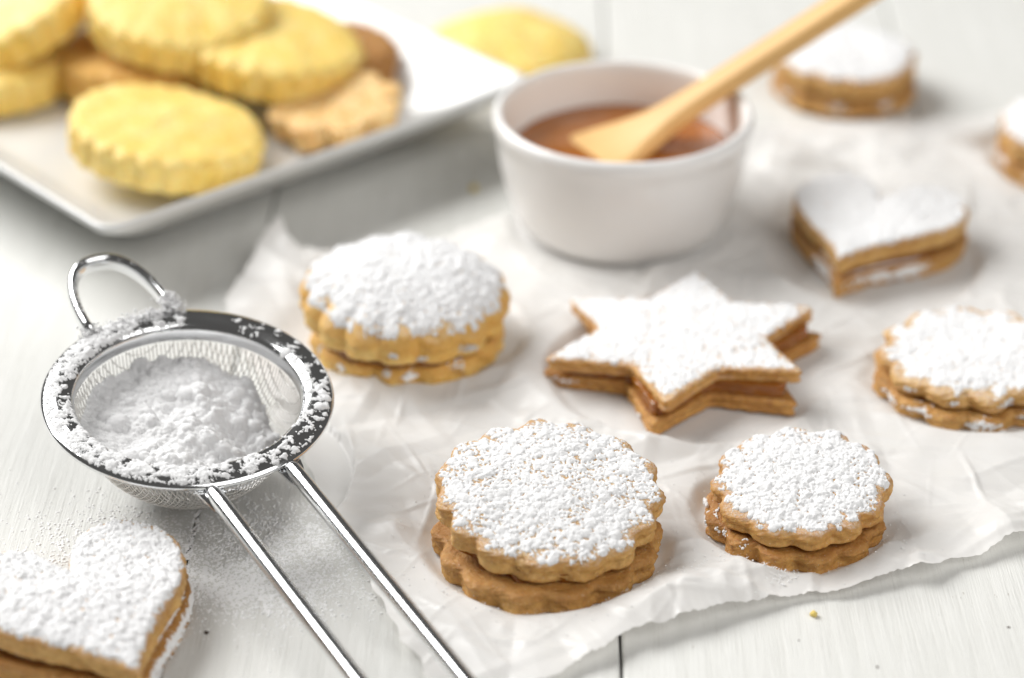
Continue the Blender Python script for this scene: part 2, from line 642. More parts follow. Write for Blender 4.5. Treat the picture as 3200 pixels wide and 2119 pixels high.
def sandwich(name, loc, label, group, out_top, out_bot, rotz=0.0, t_top=0.55, t_bot=0.55, gap=0.14, dome=0.12,
             tilt=(0, 0), shift=(0, 0), bot_rot=0.0, mat=M_BROWN, mat_bot=None, res=0.028, seed=1, dens=1.0,
             cover=(0.93, 0.12), patchy=0.5, spots=(), edge=0.13, thick=1.0, fill_mat=M_JAM, fill_scale=0.85, base_tilt=(0, 0),
             top_spots=(), waist=0.03):
    t = thing(name, loc, label, 'cookie', group, rot=(base_tilt[0], base_tilt[1], rotz))
    bot = Biscuit(out_bot, t_bot, edge, 0.02, seed + 11, 0.012, waist=waist)
    V, F = bot.mesh(0.03)
    ob = obj('bottom_biscuit', V, F, mat_bot or mat, t, rot=(0, 0, bot_rot))
    # jam
    jam = Biscuit(smooth_ring(out_bot, 14) * fill_scale, gap + 0.16, 0.09, 0.02, seed + 5, 0.02)
    V, F = jam.mesh()
    obj('jam_filling', V, F, fill_mat, t, loc=(shift[0] * .5, shift[1] * .5, t_bot - 0.06), rot=(tilt[0] * .5, tilt[1] * .5, bot_rot))
    top = Biscuit(out_top, t_top, edge, dome, seed, 0.022, waist=waist, warp=0.05)
    V, F = top.mesh(0.02)
    ot = obj('top_biscuit', V, F, TOP_OF[mat], t, loc=(shift[0], shift[1], t_bot + gap), rot=(tilt[0], tilt[1], 0))
    # sugar on the top biscuit
    half = float(out_top.max()) + 0.1
    w1, w2, w3 = wave(seed + 21, 10, 0.55), wave(seed + 22, 10, 2.2), wave(seed + 23, 16, 0.17)

    def accept(x, y):
        rho = np.hypot(x, y) / top.Rat(x, y)
        lim = cover[0] + 0.035 * np.clip(y / half, -1, 1) + cover[1] * w1(x, y) * 0.6
        a = np.clip((lim - rho) / 0.10, 0, 1) ** 1.3
        hole = np.clip(1.15 + 1.3 * w3(x, y) + 0.55 * w1(x, y) + 0.35 * w2(x, y) - 1.0 * rho ** 3 * patchy + 2.2 * (0.55 - patchy), 0.03, 1)
        return a * hole
    H, x0, y0 = sugar_field(half, res, accept, dens, seed + 31, thick)
    K = np.pad(H, 1)
    K = 0.5 * H + 0.125 * (K[:-2, 1:-1] + K[2:, 1:-1] + K[1:-1, :-2] + K[1:-1, 2:])
    H = np.where(H > 0.004, K, 0)
    gx = x0 + np.arange(H.shape[1]) * res
    GX, GY = np.meshgrid(gx, gx)
    V, F = sugar_mesh(H, x0, y0, res, top.top, keep=(top.Rat(GX, GY) - np.hypot(GX, GY)) > edge * 0.42)
    if len(top_spots):
        P, Q = clump_points(top, top_spots, seed + 91)
        v2, f2 = blobs(P, Q, seed)
        F = np.concatenate([np.concatenate([F[:, [0, 1, 2]], F[:, [0, 2, 3]]]), f2 + len(V)])
        V = np.concatenate([V, v2])
    tag(obj('sugar_coating', V, F, M_SUGAR, ot), kind='stuff')
    if len(spots):
        P, Q = clump_points(bot, spots, seed + 41)
        V, F = blobs(P, Q, seed)
        tag(obj('sugar_grains', V, F, M_GRAIN, ob), kind='stuff')
    return t


# ------------------------------------------------------------------ the table: white painted planks
PLANK_W, PLANK_ROT = 9.34, 0.0229
table = bpy.data.objects.new('table', None)
COL.objects.link(table)
tag(table, 'table top of white painted wooden planks with fine grain', None, None, 'structure')
V = np.array([[-34, -28, -2.6], [46, -28, -2.6], [46, 62, -2.6], [-34, 62, -2.6], [-34, -28, -1.6], [46, -28, -1.6], [46, 62, -1.6], [-34, 62, -1.6]], float)
BOXF = [(0, 3, 2, 1), (4, 5, 6, 7), (0, 1, 5, 4), (1, 2, 6, 5), (2, 3, 7, 6), (3, 0, 4, 7)]
obj('table_frame', V, BOXF, M_GAP, table, smooth=False)
ny_p = 181
ys = np.linspace(-28, 62, ny_p)
for k in range(-3, 5):
    xl = -6.82 + PLANK_W * k
    g = wave(900 + k, 8, 5.0)
    g2 = wave(900 + k + 1, 8, 5.0)
    # cross-section: left side bottom, left top bevel, top, right bevel, right bottom
    rows = []
    for y in ys:
        a, b = xl + 0.03 + 0.012 * float(g(0, y)), xl + PLANK_W - 0.03 + 0.012 * float(g2(0, y))
        rows.append([(a, y, -1.595), (a, y, -0.07), (a + 0.02, y, -0.02), (a + 0.07, y, 0), (b - 0.07, y, 0), (b - 0.02, y, -0.02), (b, y, -0.07), (b, y, -1.595)])
    V = np.array(rows, float).reshape(-1, 3)
    cx = xl + PLANK_W / 2
    V[:, 0] -= cx
    F = [tuple(f) for f in grid_faces(8, ny_p)]
    F.append(tuple(range(7, -1, -1)))
    F.append(tuple((ny_p - 1) * 8 + q for q in range(8)))
    # shear the planks so that the seams run as in the photograph
    V[:, 0] += PLANK_ROT * V[:, 1]
    obj('plank', V, F, M_PAINT, table, smooth=False, loc=(cx, 0, 0))

# small knots and nicks in the paint
for q, (x, y, s, el) in enumerate([(-6.31, -12.33, 0.055, 1.2), (10.3, -12.15, 0.035, 1.0), (7.4, -13.5, 0.03, 1.6), (-3.9, -12.6, 0.02, 2.4), (5.9, -12.6, 0.018, 1.3)]):
    n = 12
    tt = np.linspace(0, 2 * math.pi, n, endpoint=False)
    rr = s * (1 + 0.3 * np.random.default_rng(q).uniform(-1, 1, n))
    V = np.concatenate([[[0, 0, 0.004]], np.stack([rr * np.cos(tt), rr * el * np.sin(tt), np.full(n, 0.004)], -1)])
    obj('paint_nick', V, [(0, i + 1, (i + 1) % n + 1) for i in range(n)], M_KNOT, table, loc=(x, y, 0))

# ------------------------------------------------------------------ baking paper
COOKIES = [(0.75, -9.35, 2.7), (6.2, -8.3, 2.2), (4.15, -2.0, 3.4), (-2.25, 0.0, 2.7), (9.6, 4.1, 2.9), (11.1, -2.3, 2.6), (10.1, 15.2, 2.4), (16.2, 9.9, 2.5),
           (2.97, 6.35, 3.2)]


def resample(P, n):
    P = np.array(P, float)
    d = np.concatenate([[0], np.cumsum(np.linalg.norm(np.diff(P, axis=0), axis=1))])
    t = np.linspace(0, d[-1], n)
    return np.stack([np.interp(t, d, P[:, k]) for k in range(P.shape[1])], -1)


def build_paper():
    nu, nv = 470, 390
    B = resample([(-1.5, -14.9), (0.4, -14.3), (1.0, -13.9), (2.2, -12.95), (3.6, -12.2), (5.4, -11.35), (7.2, -10.95), (8.9, -10.35), (10.0, -9.75), (12.0, -8.7), (16.0, -6.9), (20, -5.4)], nu)
    T = resample([(-7.5, 1.5), (-7.1, 2.7), (-6.75, 3.5), (-6.62, 4.0), (-6.2, 4.7), (-5.95, 4.0), (-5.4, 3.5), (-3.0, 4.2), (-0.9, 6.0), (3, 9.6), (7.2, 12.7), (14, 13.3), (21, 13.6)], nu)
    wb, wt, wl = wave(71, 14, 1.1), wave(72, 14, 0.7), wave(73, 12, 1.3)
    u = np.arange(nu)
    v = np.linspace(0, 1, nv)
    X = (1 - v)[:, None] * B[None, :, 0] + v[:, None] * T[None, :, 0]
    Y = (1 - v)[:, None] * B[None, :, 1] + v[:, None] * T[None, :, 1]
    # ragged edges: the raggedness dies out within a few millimetres of the edge
    span = np.linalg.norm(T - B, axis=1)[None]
    fb, ft = np.exp(-v[:, None] * span / 0.5), np.exp(-(1 - v[:, None]) * span / 0.45)
    Y += fb * (0.07 * wb(B[:, 0], 0 * u) + 0.03 * wave(75, 9, .25)(B[:, 0], 0 * u))[None]
    Y += ft * (0.10 * wt(T[:, 0] * 1.5, T[:, 1]) + 0.06 * wave(76, 14, 0.3)(T[:, 0], T[:, 1]))[None]
    s = np.linspace(0, 1, nu)
    X += (0.10 * wl(np.zeros(nv), Y[:, 0]))[:, None] * np.exp(-s / 0.04)[None]
    # creases: ridges and valleys along random lines that fade out towards their ends
    r = np.random.default_rng(12)
    Z = np.zeros_like(X)
    for q in range(150):
        cx, cy = r.uniform(-6, 17), r.uniform(-14, 13)
        a = r.uniform(0, math.pi)
        L, wd = r.uniform(0.7, 3.2), r.uniform(0.18, 0.95)
        am = r.uniform(0.25, 1.0) * 0.27 * min(1, wd * 1.6) * (1 if r.uniform() < 0.72 else -0.6)
        dx, dy = X - cx, Y - cy
        al, pe = dx * math.cos(a) + dy * math.sin(a), -dx * math.sin(a) + dy * math.cos(a)
        k = r.uniform(0.3, 1.0)
        prof = np.where(pe > 0, np.maximum(0, 1 - pe / wd), np.maximum(0, 1 + pe / (wd * k)))
        Z += am * prof * np.maximum(0, 1 - np.abs(al) / L)
    for q in range(420):      # fine crinkles
        cx, cy = r.uniform(-5, 15), r.uniform(-14, 11)
        a = r.uniform(0, math.pi)
        L, wd = r.uniform(0.4, 1.6), r.uniform(0.09, 0.26)
        k = (np.abs(X - cx) < L + wd) & (np.abs(Y - cy) < L + wd)
        dx, dy = X[k] - cx, Y[k] - cy
        al, pe = dx * math.cos(a) + dy * math.sin(a), -dx * math.sin(a) + dy * math.cos(a)
        Z[k] += r.uniform(0.3, 1) * 0.075 * np.maximum(0, 1 - np.abs(pe) / wd) * np.maximum(0, 1 - np.abs(al) / L)
    for q in range(380):      # thin sharp creases
        cx, cy = r.uniform(-5, 15), r.uniform(-14, 11)
        a = r.uniform(0, math.pi)
        L, wd = r.uniform(0.6, 2.4), r.uniform(0.055, 0.11)
        k = (np.abs(X - cx) < L + wd) & (np.abs(Y - cy) < L + wd)
        dx, dy = X[k] - cx, Y[k] - cy
        al, pe = dx * math.cos(a) + dy * math.sin(a), -dx * math.sin(a) + dy * math.cos(a)
        Z[k] += r.uniform(0.4, 1) * 0.034 * np.maximum(0, 1 - np.abs(pe) / wd) * np.maximum(0, 1 - np.abs(al) / L)
    # large flat facets between creases: random heights on a triangulation
    from mathutils.geometry import delaunay_2d_cdt
    pts, hs = [], []
    for gy in np.arange(-18, 17.1, 2.0):
        for gx in np.arange(-10, 23.1, 2.0):
            pts.append(Vector((gx + r.uniform(-0.95, 0.95), gy + r.uniform(-0.95, 0.95))))
            hs.append(r.uniform(0, 1) ** 1.5 * 0.44)
    vo, eo, fo, ov, oe, of = delaunay_2d_cdt(pts, [], [], 0, 1e-5)
    for tri in fo:
        (ax, ay), (bx, by), (cx, cy) = [vo[i] for i in tri]
        ha, hb, hc = [hs[ov[i][0]] for i in tri]
        k = (X >= min(ax, bx, cx)) & (X <= max(ax, bx, cx)) & (Y >= min(ay, by, cy)) & (Y <= max(ay, by, cy))
        if not k.any():
            continue
        den = (by - cy) * (ax - cx) + (cx - bx) * (ay - cy)
        if abs(den) < 1e-9:
            continue
        px_, py_ = X[k], Y[k]
        l1 = ((by - cy) * (px_ - cx) + (cx - bx) * (py_ - cy)) / den
        l2 = ((cy - ay) * (px_ - cx) + (ax - cx) * (py_ - cy)) / den
        l3 = 1 - l1 - l2
        inside = (l1 >= 0) & (l2 >= 0) & (l3 >= 0)
        Z[k] += np.where(inside, l1 * ha + l2 * hb + l3 * hc, 0)
    Z = np.maximum(Z, 0) + 0.015 * (1 + wave(82, 10, 1.2)(X, Y))
    # flat under whatever stands on it
    m = np.ones_like(Z)
    for cx, cy, cr in COOKIES:
        d = np.hypot(X - cx, Y - cy)
        m = np.minimum(m, np.clip((d - cr * 0.88) / 0.45, 0, 1))
    m = m * m * (3 - 2 * m)
    Z = 0.03 + np.minimum(Z, 0.04) * (1 - m) + Z * m
    # edges that curl up off the table
    db = np.abs(v[:, None]) * np.linalg.norm(T - B, axis=1)[None]
    hf = np.clip(0.17 + 0.10 * wave(91, 8, 3.5)(B[:, 0], 0 * u), 0.04, 0.34)[None]
    df = np.clip(0.75 + 0.35 * wave(92, 8, 2.8)(B[:, 0], 0 * u), 0.25, 1.3)[None]
    fold = np.where(db > df, np.maximum(0, 1 - (db - df) / 1.1), 1 - 0.5 * (df - db) / df)
    Z += hf * fold * np.clip(m + 0.15, 0, 1) * np.clip((X + 2.0) / 2.5, 0.3, 1)
    # the torn corner at the far left stands up
    dc = np.hypot(X + 5.35, Y - 3.0)
    Z += 0.26 * np.exp(-(dc / 1.6) ** 2) * np.clip(m + 0.1, 0, 1)
    Z += 0.80 * np.clip(1 - np.hypot(X + 6.2, Y - 4.7) / 2.3, 0, 1) ** 1.2
    dl = np.hypot(X + 6.3, Y - 1.6)
    Z += 0.22 * np.exp(-(dl / 1.5) ** 2)
    # keep clear of the sieve bowl that stands beside the paper
    Z = np.where(np.hypot(X + 7.2, Y + 6.7) < 3.6, np.minimum(Z, 0.12), Z)
    Z = np.maximum(Z, 0.03)
    V = np.stack([X, Y, Z], -1).reshape(-1, 3)
    return V, grid_faces(nu, nv)


V, F = build_paper()
paper = tag(obj('baking_paper', V, F, M_PAPER, smooth=False), 'crumpled translucent white baking paper with a torn corner under the cookies', 'baking paper')

# ------------------------------------------------------------------ square plate
PA, PU = np.array([-10.28, 1.78]), math.radians(41.7)
SIDE = 14.6
plate_c = PA + SIDE / 2 * np.array([math.cos(PU) - math.sin(PU), math.sin(PU) + math.cos(PU)])


def rounded_square(h, r, n=10):
    pts = []
    for cx, cy, a0 in ((h - r, h - r, 0), (-h + r, h - r, 90), (-h + r, -h + r, 180), (h - r, -h + r, 270)):
        for q in range(n + 1):
            a = math.radians(a0 + 90 * q / n)
            pts.append((cx + r * math.cos(a), cy + r * math.sin(a)))
    # points along the straight sides
    out = []
    for i, p in enumerate(pts):
        out.append(p)
        q = pts[(i + 1) % len(pts)]
        if math.dist(p, q) > 2:
            for s in range(1, 8):
                out.append((p[0] + (q[0] - p[0]) * s / 8, p[1] + (q[1] - p[1]) * s / 8))
    return np.array(out)


def build_plate():
    h = SIDE / 2
    prof = [  # half side, corner radius, height
        (0.05, 0.02, 0.62), (h * 0.45, 1.0, 0.62), (h - 2.4, 1.0, 0.64), (h - 2.0, 1.0, 0.72), (h - 1.2, 0.9, 1.20), (h - 0.5, 0.7, 1.80), (h - 0.22, 0.6, 2.06),
        (h - 0.10, 0.55, 2.14), (h - 0.02, 0.5, 2.13), (h, 0.5, 2.05), (h - 0.03, 0.5, 1.95), (h - 0.25, 0.6, 1.72), (h - 1.0, 0.8, 1.12), (h - 1.9, 1.0, 0.50), (h - 2.5, 1.0, 0.28),
        (h - 2.7, 1.0, 0.05), (h - 2.8, 1.0, 0.0), (h - 3.0, 1.0, 0.0), (h - 3.1, 1.0, 0.15), (h * 0.3, 0.6, 0.2), (0.05, 0.02, 0.2)]
    rings = [rounded_square(a, min(b, a * 0.9)) for a, b, z in prof]
    # the far-from-straight inner rings need the same number of points
    n = len(rings[2])
    fixed = []
    for (a, b, z), g in zip(prof, rings):
        if len(g) != n:
            g = rings[2] / np.abs(rings[2]).max() * a
        fixed.append(np.column_stack([g, np.full(n, z)]))
    V = np.concatenate(fixed)
    return V, grid_faces(n, len(prof), True)[:, ::-1]


plate = thing('plate', (plate_c[0], plate_c[1], 0), 'square white porcelain plate with raised rim holding the yellow cookies', 'plate', rot=(0, 0, PU))
V, F = build_plate()
obj('dish', V, F, M_PLATE, plate)


# ------------------------------------------------------------------ yellow fluted cookies on the plate
def fluted(name, loc, label, R=2.75, t=0.95, n=22, depth=0.16, rot=(0, 0, 0), seed=0, dome=0.18, mat=M_YELLOW, group='yellow fluted cookies'):
    th = thing(name, loc, label, 'cookie', group, rot=rot)
    b = Biscuit(scallop(R, n, depth, seed, 0.9, 2), t, 0.24, dome, seed + 3, 0.03, rough=0.018, warp=0.05)
    V, F = b.mesh(0.03)
    obj('biscuit', V, F, mat, th)
    return th


D = math.radians
fluted('fluted_cookie', (-9.7, 8.35, 1.20), 'pale yellow fluted cookie lying at the front of the plate', 2.72, 0.95, rot=(D(3), D(9), D(20)), seed=1)
fluted('fluted_cookie', (-9.9, 14.2, 2.72), 'bright yellow fluted cookie on top of the pile on the plate', 2.72, 1.0, rot=(D(9), D(-9), D(70)), seed=2)
fluted('fluted_cookie', (-7.2, 13.4, 1.75), 'yellow fluted cookie leaning under the topmost one, by the brown cookie', 2.75, 1.0, rot=(D(6), D(-7), D(130)), seed=3)
fluted('fluted_cookie', (-14.9, 15.5, 2.2), 'yellow fluted cookie cut by the picture corner at upper left', 2.75, 1.05, rot=(D(10), D(-20), D(0)), seed=4)
fluted('fluted_cookie', (-15.9, 14.2, 0.72), 'dark yellow fluted cookie under the one in the corner, low on the plate', 2.7, 1.0, seed=5, mat=M_YELLOW)
fluted('fluted_cookie', (-11.0, 14.2, 0.75), 'shaded orange fluted cookie half hidden under the topmost yellow one', 2.6, 1.2, rot=(D(-4), D(2), D(40)), seed=6, mat=M_GOLD)  # golden dough in place of yellow: the pile's shade put into its colour
fluted('fluted_cookie', (-5.4, 14.5, 0.75), 'brown fluted cookie peeping out at the far side of the pile', 2.05, 1.15, n=20, seed=7, mat=M_BROWN2, group=None)
fluted('fluted_cookie', (-0.2, 17.2, 0.02), 'pale yellow domed cookie lying on the table behind the white bowl', 2.7, 0.75, n=22, depth=0.07, seed=8, dome=0.75, rot=(D(0), D(0), D(0)))

# toasted flower-shaped pastry on the plate's front edge
pastry = thing('pastry_flower', (-5.0, 10.8, 1.0), 'small toasted flower-shaped pastry with browned top on the plate', 'pastry', rot=(D(2), D(-6), D(15)))
b = Biscuit(scallop(2.0, 8, 0.45, 17, 0.8, 3), 0.78, 0.16, 0.0, 19, 0.04)
V, F = b.mesh(0.1)
obj('pastry', V, F, M_PUFF, pastry)

# ------------------------------------------------------------------ white bowl, jam, wooden spatula
BX, BY = 2.97, 6.35
bowl = thing('bowl', (BX, BY, 0.06), 'small round white ceramic bowl filled with amber jam', 'bowl')
bowl.scale = (1.015, 1.015, 1.06)
prof = [(0.02, 0.35), (2.2, 0.36), (2.55, 0.5), (2.8, 0.9), (2.95, 1.5), (3.07, 2.2), (3.14, 2.85), (3.16, 3.05), (3.20, 3.16), (3.28, 3.21), (3.36, 3.19), (3.43, 3.11), (3.45, 3.0), (3.435, 2.86),
        (3.40, 2.76), (3.36, 2.70), (3.33, 2.4), (3.25, 1.8), (3.12, 1.2), (2.92, 0.6), (2.74, 0.22), (2.58, 0.10), (2.50, 0.06), (2.46, 0.0), (2.2, 0.0), (2.15, 0.12), (0.02, 0.14)]
V, F = revolve(prof, 128)
obj('bowl_body', V, F[:, ::-1], M_GLAZE, bowl)
wj = wave(55, 9, 2.0)
r = np.linspace(0.02, 3.03, 30)
t = np.linspace(0, 2 * math.pi, 96, endpoint=False)
X, Y = np.outer(r, np.cos(t)), np.outer(r, np.sin(t))
Z = 2.02 + 0.015 * wj(X, Y) + 0.05 * np.clip((r - 2.8) / 0.25, 0, 1)[:, None] ** 2
for rr_, zz_ in ((2.75, 1.2), (2.4, 0.62), (0.02, 0.6)):       # the jam fills the bowl down to its floor
    X = np.vstack([X, rr_ * np.cos(t)])
    Y = np.vstack([Y, rr_ * np.sin(t)])
    Z = np.vstack([Z, np.full(96, zz_)])
V = np.stack([X, Y, Z], -1).reshape(-1, 3)
jam = tag(obj('jam', V, grid_faces(96, 33, True)[:, ::1], M_SYRUP, loc=(BX, BY, 0.18)),
          'glossy amber brown jam pooled inside the white bowl', 'jam')


def build_spatula():
    L = 13.5
    s = np.array([0, 0.3, 1.1, 2.0, 2.7, 3.25, 3.8, 4.5, 5.5, 7.5, 9.5, 11.5, 13.0, 13.4, 13.5])
    hw = np.array([0.85, 1.15, 1.36, 1.32, 1.08, 0.80, 0.58, 0.47, 0.44, 0.44, 0.45, 0.46, 0.45, 0.35, 0.1])
    ht = np.array([0.10, 0.16, 0.19, 0.21, 0.24, 0.27, 0.28, 0.28, 0.28, 0.28, 0.28, 0.28, 0.27, 0.22, 0.08])
    path = np.stack([s, 0 * s, 0 * s], -1)
    V = []
    m = 16
    for q in range(len(s)):
        t = np.linspace(0, 2 * math.pi, m, endpoint=False) + math.pi / m
        cx, cy = np.cos(t), np.sin(t)
        e = 0.45
        bend = 0.075 * max(0.0, 3.6 - s[q]) ** 2
        V.append(np.stack([np.full(m, s[q]), hw[q] * np.sign(cx) * np.abs(cx) ** e, bend + ht[q] * np.sign(cy) * np.abs(cy) ** e], -1))
    V = np.concatenate(V)
    F = [tuple(f) for f in grid_faces(m, len(s), True)]
    F.append(tuple(range(m - 1, -1, -1)))
    F.append(tuple((len(s) - 1) * m + i for i in range(m)))
    return V, F


sp0 = np.array([0.80, 5.93, 0.985])
spd = np.array([3.55, 1.2, 1.95])
spd = spd / np.linalg.norm(spd)
spn = np.array([-0.36, -0.14, 0.9])
spn = spn - spd * (spn @ spd)
spn /= np.linalg.norm(spn)
sps = np.cross(spn, spd)
spat = bpy.data.objects.new('wooden_spatula', None)
COL.objects.link(spat)
spat.matrix_world = Matrix(((spd[0], sps[0], spn[0], sp0[0] * CM), (spd[1], sps[1], spn[1], sp0[1] * CM), (spd[2], sps[2], spn[2], sp0[2] * CM), (0, 0, 0, 1)))
tag(spat, 'pale wooden spatula dipped in the jam and leaning on the bowl rim', 'spatula')
V, F = build_spatula()
o = obj('paddle_and_handle', V, F, M_SPOON, spat)
bv = o.modifiers.new('smooth', 'SUBSURF')
bv.levels = bv.render_levels = 2

# ------------------------------------------------------------------ sandwich cookies
G = 'sugar-dusted sandwich cookies'
sandwich('round_cookie', (0.75, -9.42, 0.08), 'large scalloped round sandwich cookie dusted with sugar at the front of the paper', G,
         scallop(2.46, 15, 0.21, 3, 1.0, 5), scallop(2.54, 14, 0.26, 4, 1.1, 6), rotz=0.0, t_top=0.50, t_bot=0.56, gap=0.36, dome=0.20, tilt=(D(7), D(1.5)), shift=(0.03, 0.25),
         seed=3, res=0.0155, cover=(0.985, 0.08), patchy=0.45, dens=1.0, base_tilt=(D(1.5), 0))
sandwich('round_cookie', (6.20, -8.5, 0.06), 'small scalloped round sandwich cookie thickly sugared, near the paper edge', G,
         scallop(1.98, 12, 0.20, 8, 1.0, 5), scallop(2.0, 12, 0.25, 9, 1.1, 6), rotz=0.0, t_top=0.42, t_bot=0.48, gap=0.25, dome=0.14, tilt=(D(6), D(-3)), shift=(0.14, 0.14),
         bot_rot=0.2, seed=8, res=0.0155, cover=(0.975, 0.09), patchy=0.3, dens=1.1, thick=1.25,
         spots=((3.0, 0.95, 0.14, 90), (3.35, 0.95, 0.12, 70), (3.75, 0.9, 0.10, 25), (2.7, 0.95, 0.1, 30)), mat=M_BROWN2)
sandwich('star_cookie', (4.2, -1.45, 0.07), 'six-pointed star sandwich cookie dusted with sugar and oozing jam', G,
         star(3.6, 0.58, 1, 5), star(3.68, 0.58, 2, 5), rotz=D(20), t_top=0.33, t_bot=0.38, gap=0.22, dome=0.06, tilt=(D(-2), D(-1)), shift=(-0.03, 0.0), base_tilt=(D(-1), 0),
         bot_rot=D(-5), seed=21, res=0.021, cover=(0.985, 0.03), patchy=0.3, dens=1.0, mat=M_BROWN2, edge=0.10, fill_scale=0.935, waist=0.07,
         spots=((3.2, 0.7, 0.07, 12), (4.0, 0.3, 0.05, 8)))
sandwich('round_cookie', (-2.62, -0.5, 0.07), 'golden domed round sandwich cookie thick with sugar, beside the torn paper corner', G,
         scallop(2.64, 16, 0.22, 31), scallop(2.42, 15, 0.2, 32), rotz=0.0, t_top=0.70, t_bot=0.64, gap=0.24, dome=0.68, tilt=(D(2), D(3)), shift=(-0.05, 0.16), fill_scale=0.955,
         seed=31, res=0.022, cover=(0.985, 0.12), patchy=0.2, dens=1.0, thick=1.4, mat=M_GOLD, edge=0.26,
         spots=((4.9, 0.85, 0.08, 55), (4.55, 0.8, 0.05, 25), (5.35, 0.9, 0.07, 35), (4.1, 0.75, 0.05, 20), (3.6, 0.85, 0.06, 22)),
         top_spots=((5.0, 0.4, 0.06, 12), (5.5, 0.45, 0.07, 18), (5.25, 0.5, 0.08, 14), (4.6, 0.6, 0.05, 8)))
sandwich('heart_cookie', (9.35, 4.15, 0.06), 'heart-shaped sandwich cookie with smooth sugar cover beside the white bowl', G,
         heart(5.2, 4.7, notch=1.7), heart(5.25, 4.75, notch=1.7), rotz=D(-25), t_top=0.48, t_bot=0.50, gap=0.20, dome=0.08, tilt=(D(1), D(-2)), shift=(0.0, 0.05),
         seed=41, res=0.03, cover=(0.99, 0.02), patchy=0.1, dens=1.2, mat=M_BROWN,
         spots=tuple((a_, 0.9, 0.22, 110) for a_ in (4.0, 4.2, 4.4, 5.0, 5.15, 5.3, 5.45, 5.6, 5.75, 5.9, 6.05)))
sandwich('heart_cookie', (-8.45, -13.05, 0.01), 'heart-shaped sandwich cookie thick with sugar at the lower left corner', G,
         heart(5.2, 4.75), heart(5.3, 4.9), rotz=D(30), t_top=0.50, t_bot=0.52, gap=0.18, dome=0.12, tilt=(D(2), D(1)), shift=(0.0, 0.05),
         seed=51, res=0.02, cover=(0.985, 0.03), patchy=0.15, dens=1.0, thick=1.5, mat=M_BROWN,
         spots=tuple((a_, 0.88, 0.24, 130) for a_ in (0.6, 0.4, 0.2, 0.0, -0.2, -0.4, -0.6, -0.8, -1.0, -1.2)))
sandwich('round_cookie', (11.05, -2.35, 0.06), 'scalloped round sandwich cookie cut by the picture edge, right of the star cookie', G,
         scallop(2.30, 12, 0.24, 61, 0.9), scallop(2.38, 12, 0.24, 62, 0.9), rotz=0.0, t_top=0.36, t_bot=0.42, gap=0.14, dome=0.05, tilt=(D(0.5), D(-1)), shift=(0.12, 0.08),
         seed=61, res=0.03, cover=(0.93, 0.12), patchy=0.2, dens=1.1, mat=M_BROWN, bot_rot=0.1,
         spots=((3.5, 0.8, 0.10, 50), (3.9, 0.85, 0.12, 55), (4.6, 0.85, 0.14, 80), (5.0, 0.8, 0.12, 50), (4.4, 0.4, 0.08, 25), (4.9, 0.3, 0.08, 25)),
         top_spots=((4.4, 0.4, 0.08, 20), (4.9, 0.4, 0.08, 30), (3.9, 0.5, 0.06, 14)))
sandwich('round_cookie', (10.15, 15.3, 0.06), 'blurred round sandwich cookie with smooth sugar top, farthest behind the spatula', G,
         scallop(2.15, 16, 0.12, 71), scallop(2.2, 16, 0.12, 72), t_top=0.55, t_bot=0.55, gap=0.16, dome=0.2, tilt=(D(1), D(0)),
         seed=71, res=0.05, cover=(0.98, 0.04), patchy=0.1, dens=1.1, thick=1.2, mat=M_BROWN,
         spots=((4.4, 0.8, 0.12, 50), (5.2, 0.85, 0.14, 80), (3.7, 0.8, 0.12, 50)))
sandwich('round_cookie', (16.15, 9.9, 0.06), 'blurred sugared sandwich cookie cut off by the picture edge behind the heart', G,
         scallop(2.25, 16, 0.12, 81), scallop(2.3, 16, 0.12, 82), t_top=0.55, t_bot=0.6, gap=0.16, dome=0.2, tilt=(D(2), D(0)),
         seed=81, res=0.05, cover=(0.98, 0.04), patchy=0.1, dens=1.1, thick=1.2, mat=M_BROWN,
         spots=((3.4, 0.85, 0.14, 90), (3.9, 0.85, 0.14, 80)))

# ------------------------------------------------------------------ sieve
SD = np.array([0.53, -0.848, 0.0])
SD /= np.linalg.norm(SD)
TAU = math.radians(8.0)
sx = SD * math.cos(TAU) + np.array([0, 0, -math.sin(TAU)])      # towards the handles, sloping down
sz = SD * math.sin(TAU) + np.array([0, 0, math.cos(TAU)])       # normal of the rim
sy = np.cross(sz, sx)
SC = np.array([-7.15, -6.97, 2.60])
sieve = bpy.data.objects.new('sieve', None)
COL.objects.link(sieve)
SIEVE_M = Matrix(((sx[0], sy[0], sz[0], SC[0] * CM), (sx[1], sy[1], sz[1], SC[1] * CM), (sx[2], sy[2], sz[2], SC[2] * CM), (0, 0, 0, 1)))
sieve.matrix_world = SIEVE_M
tag(sieve, 'small stainless steel sieve with wire mesh bowl and two rod handles', 'sieve')
RO, RI = 3.22, 2.50
prof = [(RI, -0.42), (RI - 0.02, -0.20), (RI, -0.10), (RI + 0.05, -0.03), (RI + 0.14, 0.02), (RI + 0.30, 0.045), (RI + 0.48, 0.03), (RO - 0.10, -0.02), (RO - 0.03, -0.06), (RO, -0.11), (RO - 0.02, -0.16),
        (RO - 0.08, -0.17), (RO - 0.13, -0.13), (RI + 0.35, -0.05), (RI + 0.12, -0.10), (RI + 0.06, -0.22), (RI + 0.05, -0.42), (RI, -0.42)]
V, F = revolve(prof, 192)
obj('rim', V, F[:, ::-1], M_STEEL, sieve)


def bowl_z(r):
    """depth of the mesh bowl below the rim plane"""
    q = np.clip(r / (RI + 0.02), 0, 1)
    return -0.18 - 2.30 * np.sqrt(np.maximum(1 - q ** 2.3, 0)) ** 1.05


